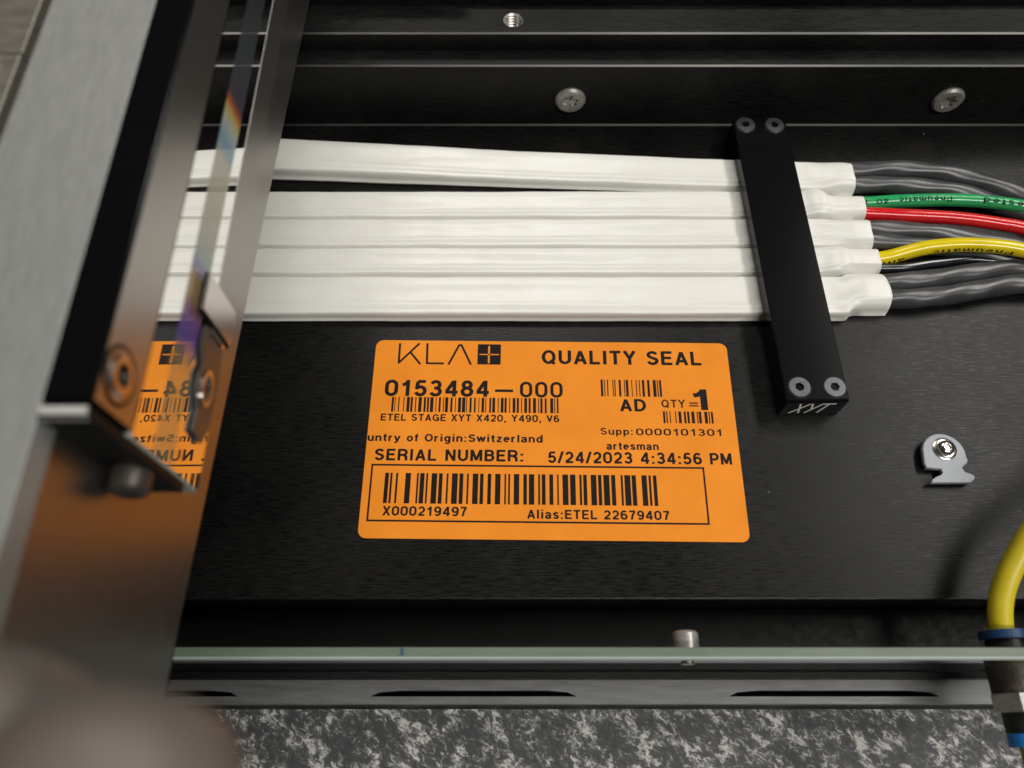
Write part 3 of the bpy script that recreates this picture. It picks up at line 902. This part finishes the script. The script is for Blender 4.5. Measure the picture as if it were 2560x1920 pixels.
lb = thing('quality_label', 'orange KLA+ quality seal label with black print and barcodes on the black plate', 'label', (11.1, 78.4, 0))
hx, hy, rr = 50.9, 29.2, 2.2
ol = []
for cx_, cy_, a0 in ((hx - rr, hy - rr, 0), (-hx + rr, hy - rr, 90), (-hx + rr, -hy + rr, 180), (hx - rr, -hy + rr, 270)):
    ol += [(cx_ + rr * math.cos(R(a0 + t)), cy_ + rr * math.sin(R(a0 + t))) for t in range(0, 91, 15)]
V, F = prism(ol, [], 0.01, 0.10, LB)
sheet = obj('label_sheet', V, F, 'label', lb)
ZP = 0.112
TXT = [
    ('QUALITY SEAL', -2.80, 21.95, 45.87, 4.43), ('0153484', -47.22, 11.37, 29.47, 5.02), ('000', -9.01, 11.30, 12.09, 4.93),
    ('ETEL STAGE XYT X420, Y490, V6', -47.67, 3.85, 49.66, 2.07), ('untry of Origin:Switzerland', -50.75, -2.24, 48.1, 2.22),
    ('AD', 19.01, 7.38, 7.34, 3.75), ('QTY', 30.69, 8.62, 6.66, 2.45), ('1', 39.65, 7.96, 4.01, 6.39),
    ('Supp:', 13.31, 0.29, 8.85, 2.06), ('0000101301', 23.06, 0.21, 23.46, 2.04), ('artesman', 14.73, -4.07, 14.28, 2.19),
    ('SERIAL NUMBER:', -48.35, -7.79, 40.35, 3.30), ('5/24/2023 4:34:56 PM', -1.28, -8.06, 49.85, 3.27),
    ('X000219497', -44.96, -23.11, 22.23, 2.54), ('Alias:ETEL 22679407', -6.89, -23.55, 37.42, 2.45)]
for i, (body, u0, v0, wd, ch) in enumerate(TXT):
    TV, TF = text_mesh(body, 0.165 if body in ('QTY', '000', '0000101301', 'Supp:') else 0.195, 0.04 if body == '1' else 0.13)
    x0 = min(v.x for v in TV); w = max(v.x for v in TV) - x0
    k = ch / capheight()
    obj('lettering', [LB(u0 + (v.x - x0) / w * wd, v0 + v.y * k, ZP + v.z) for v in TV], TF, 'print', sheet)


def rects(name, rs, z=ZP, mat='print', parent=sheet):
    V, F = [], []
    for (u0, v0, u1, v1) in rs:
        k = len(V)
        V += [LB(u0, v0, z), LB(u1, v0, z), LB(u1, v1, z), LB(u0, v1, z)]
        F.append([k, k + 1, k + 2, k + 3])
    return obj(name, V, F, mat, parent)


B1 = [(-44.96, -44.38), (-44.12, -43.91), (-43.12, -42.8), (-41.67, -41.41), (-40.75, -39.9), (-39.64, -39.04), (-38.38, -38.06), (-37.45, -36.53), (-35.95, -35.35), (-35.03, -34.48), (-34.16, -33.24), (-32.63, -32.4), (-31.74, -31.18), (-30.53, -30.26), (-29.95, -29.1), (-28.47, -27.89), (-27.18, -26.94), (-26.31, -25.47), (-25.2, -24.28), (-24.02, -23.78), (-23.1, -22.52), (-21.83, -21.36), (-20.59, -20.36), (-19.72, -19.01), (-18.67, -18.41), (-17.56, -17.04), (-16.72, -15.93), (-15.19, -14.93), (-14.35, -13.56), (-13.3, -12.69), (-11.98, -11.71), (-11.03, -10.24), (-9.87, -9.26), (-8.66, -8.39), (-7.76, -6.97), (-6.55, -5.97), (-5.31, -4.47), (-3.86, -3.6), (-3.26, -2.62), (-2.02, -1.49), (-0.49, 0.35), (0.62, 0.88), (1.35, 1.83)]
B2 = [(13.88, 14.52), (14.84, 15.11), (15.68, 16.0), (17.23, 17.49), (17.76, 18.08), (19.01, 19.62), (20.5, 20.77), (21.01, 21.7), (22.6, 22.82), (23.83, 24.09), (24.73, 25.0), (25.61, 26.28), (27.07, 27.74), (28.67, 29.55), (29.84, 30.16), (30.48, 31.07)]
B3 = [(30.89, 31.47), (31.78, 32.12), (32.72, 32.99), (34.27, 34.55), (35.18, 35.97), (36.7, 37.27), (37.61, 38.22), (38.79, 39.63), (40.31, 40.62), (40.83, 41.54), (42.4, 43.24), (43.55, 43.89), (44.23, 44.8)]
B4 = [(-45.07, -44.02), (-43.62, -43.06), (-42.11, -41.56), (-39.55, -38.1), (-36.49, -35.99), (-35.64, -34.44), (-33.99, -33.49), (-32.53, -31.03), (-30.58, -29.57), (-28.52, -28.02), (-27.07, -25.51), (-25.06, -24.01), (-23.05, -22.55), (-21.5, -20.0), (-19.54, -18.59), (-17.49, -16.53), (-15.48, -14.03), (-12.97, -12.52), (-11.97, -11.47), (-10.47, -9.01), (-7.91, -6.96), (-6.45, -5.0), (-3.95, -3.45), (-2.99, -1.99), (-0.97, 0.07), (1.11, 1.55), (2.54, 4.1), (4.57, 6.05), (7.09, 7.69), (8.1, 9.09), (10.13, 11.64), (12.09, 13.0), (13.52, 15.13), (15.6, 16.72), (18.15, 18.72), (19.14, 20.75), (21.09, 22.26), (23.74, 25.17), (25.64, 26.26), (26.81, 27.77)]
for bars, v0, v1 in ((B1, 6.54, 11.1), (B2, 11.88, 17.11), (B3, 3.9, 7.47), (B4, -19.79, -11.34)):
    rects('barcode', [(a, v0, c, v1) for a, c in bars], ZP - 0.004)
rects('dash', [(-16.06, 12.9, -10.92, 13.71)])
rects('equals_sign', [(38.45, 9.86, 41.0, 10.26), (38.45, 9.05, 41.0, 9.45)])
fx0, fx1, fy0, fy1, lw = -49.0, 40.85, -24.75, -8.85, 0.5
rects('border', [(fx0, fy0, fx1, fy0 + lw), (fx0, fy1 - lw, fx1, fy1), (fx0, fy0 + lw, fx0 + lw, fy1 - lw), (fx1 - lw, fy0 + lw, fx1, fy1 - lw)])


def stroke(polys, wd, z=ZP):
    V, F = [], []
    for pl in polys:
        for a, e in zip(pl[:-1], pl[1:]):
            a, e = Vector(a), Vector(e)
            d = (e - a).normalized() * wd / 2; q = Vector((-d.y, d.x)); k = len(V)
            V += [LB(*(a - d * 0.6 + q), z), LB(*(a - d * 0.6 - q), z), LB(*(e + d * 0.6 - q), z), LB(*(e + d * 0.6 + q), z)]
            F.append([k, k + 1, k + 2, k + 3])
            z += 0.0005
    return V, F


V, F = stroke([[(-43.96, 28.06), (-43.91, 21.83), (-38.4, 28.12)], [(-40.76, 25.31), (-37.81, 21.62)], [(-36.0, 28.14), (-35.79, 21.79), (-31.11, 21.78)], [(-29.53, 21.56), (-26.75, 27.78), (-26.07, 27.79), (-23.21, 21.63)]], 0.62)
obj('logo_letters', V, F, 'print', sheet)
sq = rects('logo_square', [(-21.3, 21.57, -14.61, 28.15)])
rects('logo_cross', [(-18.3, 21.99, -17.75, 27.57), (-20.73, 24.62, -15.16, 24.98)], ZP + 0.006, 'label', sheet)

# ------------------------------------------------------------------ moving carriage on the left
cg = thing('stage_carriage', 'grey aluminium stage carriage with mirror bar on its side, at the left', 'carriage', (-68, 90, 40))
YN, YF = -12, 330
# satin side wall, its lower edge slightly out of level
V = []
def zb(y): return 56.5 - (y - 16) * 0.076
wv = [(-59.0, YN, zb(YN)), (-59.0, YF, zb(YF)), (-59.0, YF, 109.0), (-59.0, YN, 109.0)]
V = wv + [(x - 4, y, z) for x, y, z in wv]
obj('side_wall', V, [[0, 1, 2, 3], [4, 5, 6, 7], [0, 1, 5, 4], [1, 2, 6, 5], [2, 3, 7, 6], [3, 0, 4, 7]], 'satinwall', cg)
box('top_plate', -76.4, -58.98, YN, YF, 105, 109.6, 'stagetop', cg, 0.2)
box('carriage_core', -76, -63.2, YN + 1, YF, 46, 104.9, 'deepblack', cg, 0)
box('groove_strip', -79.9, -76.5, YN, YF, 98, 104.0, 'deepblack', cg, 0.2)
op = box('outer_plate', -260, -80.0, YN, 102.6, 96, 107.4, 'outerplate', cg, 0.2)
op2 = box('outer_plate', -260, -80.0, 103.0, YF, 96, 107.3, 'outerplate', cg, 0.2)
V, F = prism(circ(-87.4, 99.4, 4.6, 32), [circ(-87.4, 99.4, 3.5, 32)], 107.42, 107.9, fr)
obj('hole_rim', V, F, 'brightsteel', op)
V, F = prism(circ(-87.4, 99.4, 3.5, 32), [], 107.42, 107.5, fr)
obj('hole', V, F, 'recessshade', op)

# mirror bar
mb = box('mirror_bar', -58.95, -52.45, 39.4, YF, 99.05, 110.0, 'clampblack', cg, 0.4)
V = [(-52.42, 39.9, 99.1), (-52.42, YF, 99.1), (-52.42, YF, 109.6), (-52.42, 39.9, 109.6)]
V += [(x - 0.02, y, z) for x, y, z in V]
obj('bar_face', V, [[0, 1, 2, 3], [4, 5, 6, 7], [0, 1, 5, 4], [1, 2, 6, 5], [2, 3, 7, 6], [3, 0, 4, 7]], 'satinbar', mb)
box('glass_blank', -58.95, -52.62, 38.9, YF, 74.0, 98.95, 'glassend', mb, 0.15)
V = [(-52.6, 39.2, 74.1), (-52.6, YF, 74.1), (-52.6, YF, 98.8), (-52.6, 39.2, 98.8)]
V += [(x + 0.18, y, z) for x, y, z in V]
mi_ = obj('mirror', V, [[0, 1, 2, 3], [4, 5, 6, 7], [0, 1, 5, 4], [1, 2, 6, 5], [2, 3, 7, 6], [3, 0, 4, 7]], 'mirror', mb)
V = [(-52.36, 39.6, 85.0), (-52.36, YF, 85.0), (-52.36, YF, 92.2), (-52.36, 39.6, 92.2)]
V += [(x + 0.03, y, z) for x, y, z in V]
obj('grating_strip', V, [[0, 1, 2, 3], [4, 5, 6, 7], [0, 1, 5, 4], [1, 2, 6, 5], [2, 3, 7, 6], [3, 0, 4, 7]], 'grating', mb)
# black end cap over the near end, leaving the foot of the glass bare
box('end_cap', -58.97, -52.6, 37.2, 38.85, 79.0, 109.9, 'deepblack', mb, 0.3)
screw(mb, (-55.9, 37.2, 89.6), (0, -1, 0), 2.9, 3.6, circ(0, 0, 1.4, 6), 1.4, 'dullscrew', 0.7, 0.2, 0.0)
screw(mb, (-52.4, 45.2, 105.3), (1, 0, 0), 3.6, 0.6, circ(0, 0, 1.7, 24), 1.4, 'steel', 0.9, 0.1, 0.12)
V, F = prism(circ(0, 0, 4.3, 32), [], 0.0, 0.1, frame((-52.4, 45.2, 105.3), (1, 0, 0)))
obj('counterbore', V, F, 'deepblack', mb)
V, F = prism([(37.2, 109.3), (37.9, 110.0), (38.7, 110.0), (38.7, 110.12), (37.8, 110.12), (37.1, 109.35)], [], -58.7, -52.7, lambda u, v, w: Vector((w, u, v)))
obj('edge_glint', V, F, 'glintpale', mb)  # pale strip standing in for a lamp highlight on the end arris
# satin cover strip along the foot of the glass, behind the clip
box('cover_strip', -52.41, -52.28, 70.0, YF, 73.2, 81.0, 'satinwall', mb, 0)
# spring clip that holds the mirror
frx = lambda u, v, w: Vector((w, u, v))
frx = lambda u, v, w: Vector((w, u, v))
pl = [(46.2, 77.6), (49.2, 75.8), (54.5, 75.4), (60.5, 75.2), (64.8, 75.8), (65.2, 84.2), (63.6, 85.0), (60.6, 84.2), (58.6, 82.6), (56.2, 83.6), (53.6, 83.4), (50.6, 81.4), (47.0, 81.9)]
V, F = prism(pl, [[(55.2 + 2.6 * math.cos(R(a)), 79.8 + 1.5 * math.sin(R(a))) for a in range(0, 360, 15)]], -52.2, -51.7, frx)
clip = obj('spring_clip', V, F, 'darkchrome', cg)
V, F = prism([(55.2 + 3.3 * math.cos(R(a)), 79.8 + 2.1 * math.sin(R(a))) for a in range(0, 360, 12)], [[(55.2 + 2.55 * math.cos(R(a)), 79.8 + 1.45 * math.sin(R(a))) for a in range(0, 360, 12)]], -51.7, -51.35, frx)
obj('eyelet', V, F, 'brightsteel', clip)
V, F = prism([(66.0, 74.9), (72.9, 74.9), (72.9, 88.0), (66.0, 88.0)], [], -51.4, -50.9, frx)
obj('clip_tab', V, F, 'tab', clip)
V, F = prism([(65.7, 74.3), (73.1, 74.3), (73.1, 88.4), (65.7, 88.4)], [], -51.8, -51.42, frx)
obj('tab_backing', V, F, 'deepblack', clip)
V, F = prism([(64.6, 77), (67.5, 77), (67.5, 82), (64.6, 82)], [], -52.0, -51.42, frx)
obj('clip_bend', V, F, 'darkchrome', clip)

# ------------------------------------------------------------------ bulkhead fitting and its yellow tube, lower right
AX, AZ = 113.5, 12.0
bf = thing('bulkhead_fitting', 'push-in air fitting with blue collets through the front panel, lower right corner', 'fitting', (AX, 12, AZ - 6))
fy = frame((AX, 0, AZ), (0, 1, 0))
def disc(name, r, y0, y1, mat, n=36, ch=0.25):
    V, F = prism(circ(0, 0, r, n), [circ(0, 0, 2.3, n)], y0, y1, fy)
    return obj(name, V, F, mat, bf)
disc('collet', 5.2, 23.0, 24.9, 'bluedark')
disc('body', 4.2, 20.35, 22.95, 'blackplastic')
disc('hex_nut', 6.4, 7.6, 11.4, 'screwhead', 6)
disc('washer', 5.3, 11.5, 17.6, 'dullscrew')
disc('body', 4.4, 3.4, 7.55, 'blackplastic')
disc('collet', 4.5, 0.6, 3.3, 'blue')
yt, _, _, _ = tube('air_tube', [(113.5, -40, 6), (113.5, -20, 10), (113.5, -4, 12), (113.5, 10, 12), (113.5, 20, 12), (113.3, 26.5, 12.4), (115.2, 33.5, 13.2), (119.6, 41.5, 15.5), (127, 51, 19), (140, 62, 24), (165, 78, 30), (200, 92, 32)], 2.65, 'yellowmattshade',
                   'yellow air tube bending into the blue collet at the lower right corner', 'air tube', 'plastic air tubes')

# ------------------------------------------------------------------ hand in the near left corner
chains = []
# root, knuckle chains: each finger MCP, PIP, DIP, tip
wrist = (-92, -150, 128, 24)
palm = (-72, -108, 136, 24)
fingers = [
    [(-44, -78, 146, 10.5), (-31, -45, 149, 8.6), (-25.5, -14, 147.5, 9.0), (-22.9, 4.2, 145.0, 8.0)],
    [(-60, -72, 142, 10.8), (-46, -42, 142, 8.8), (-39, -12, 140.5, 9.4), (-36.2, 7.4, 137.0, 9.6)],
    [(-76, -72, 136, 10.5), (-67, -42, 134, 8.6), (-61, -22, 131, 7.8), (-57, -6, 127.5, 7.2)],
    [(-92, -80, 130, 9.5), (-87, -56, 127, 7.8), (-83, -40, 124, 7.0), (-80, -28, 121, 6.2)],
]
thumb = [(-48, -112, 130, 12), (-30, -92, 128, 10), (-18, -72, 128, 8.2)]
VV, EE, RR = [wrist[:3], palm[:3]], [(0, 1)], [wrist[3], palm[3]]
VV.append((-106, -215, 118)); RR.append(22); EE.append((0, 2))
for fg in fingers + [thumb]:
    prev = 1
    for (x, y, z, r) in fg:
        VV.append((x, y, z)); RR.append(r); EE.append((prev, len(VV) - 1)); prev = len(VV) - 1
hb = Vector((-75, -110, 112))
me = bpy.data.meshes.new('hand')
me.from_pydata([tuple((Vector(v) - hb) * S) for v in VV], EE, [])
hand = bpy.data.objects.new('hand', me)
col.objects.link(hand)
hand.location = hb * S
sk = hand.modifiers.new('skin', 'SKIN')
for i, sv in enumerate(me.skin_vertices[0].data if me.skin_vertices else []):
    sv.radius = (RR[i] * S, RR[i] * S)
if not me.skin_vertices:
    bm = bmesh.new(); bm.from_mesh(me)
    lay = bm.verts.layers.skin.verify()
    for i, v in enumerate(bm.verts):
        v[lay].radius = (RR[i] * S, RR[i] * S)
        v[lay].use_root = (i == 1)
    bm.to_mesh(me); bm.free()
ss = hand.modifiers.new('smooth', 'SUBSURF'); ss.levels = 3; ss.render_levels = 3
sk.use_smooth_shade = True
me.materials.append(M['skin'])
setp(hand, 'bare hand with bent fingers, blurred in the near lower left corner', 'hand')
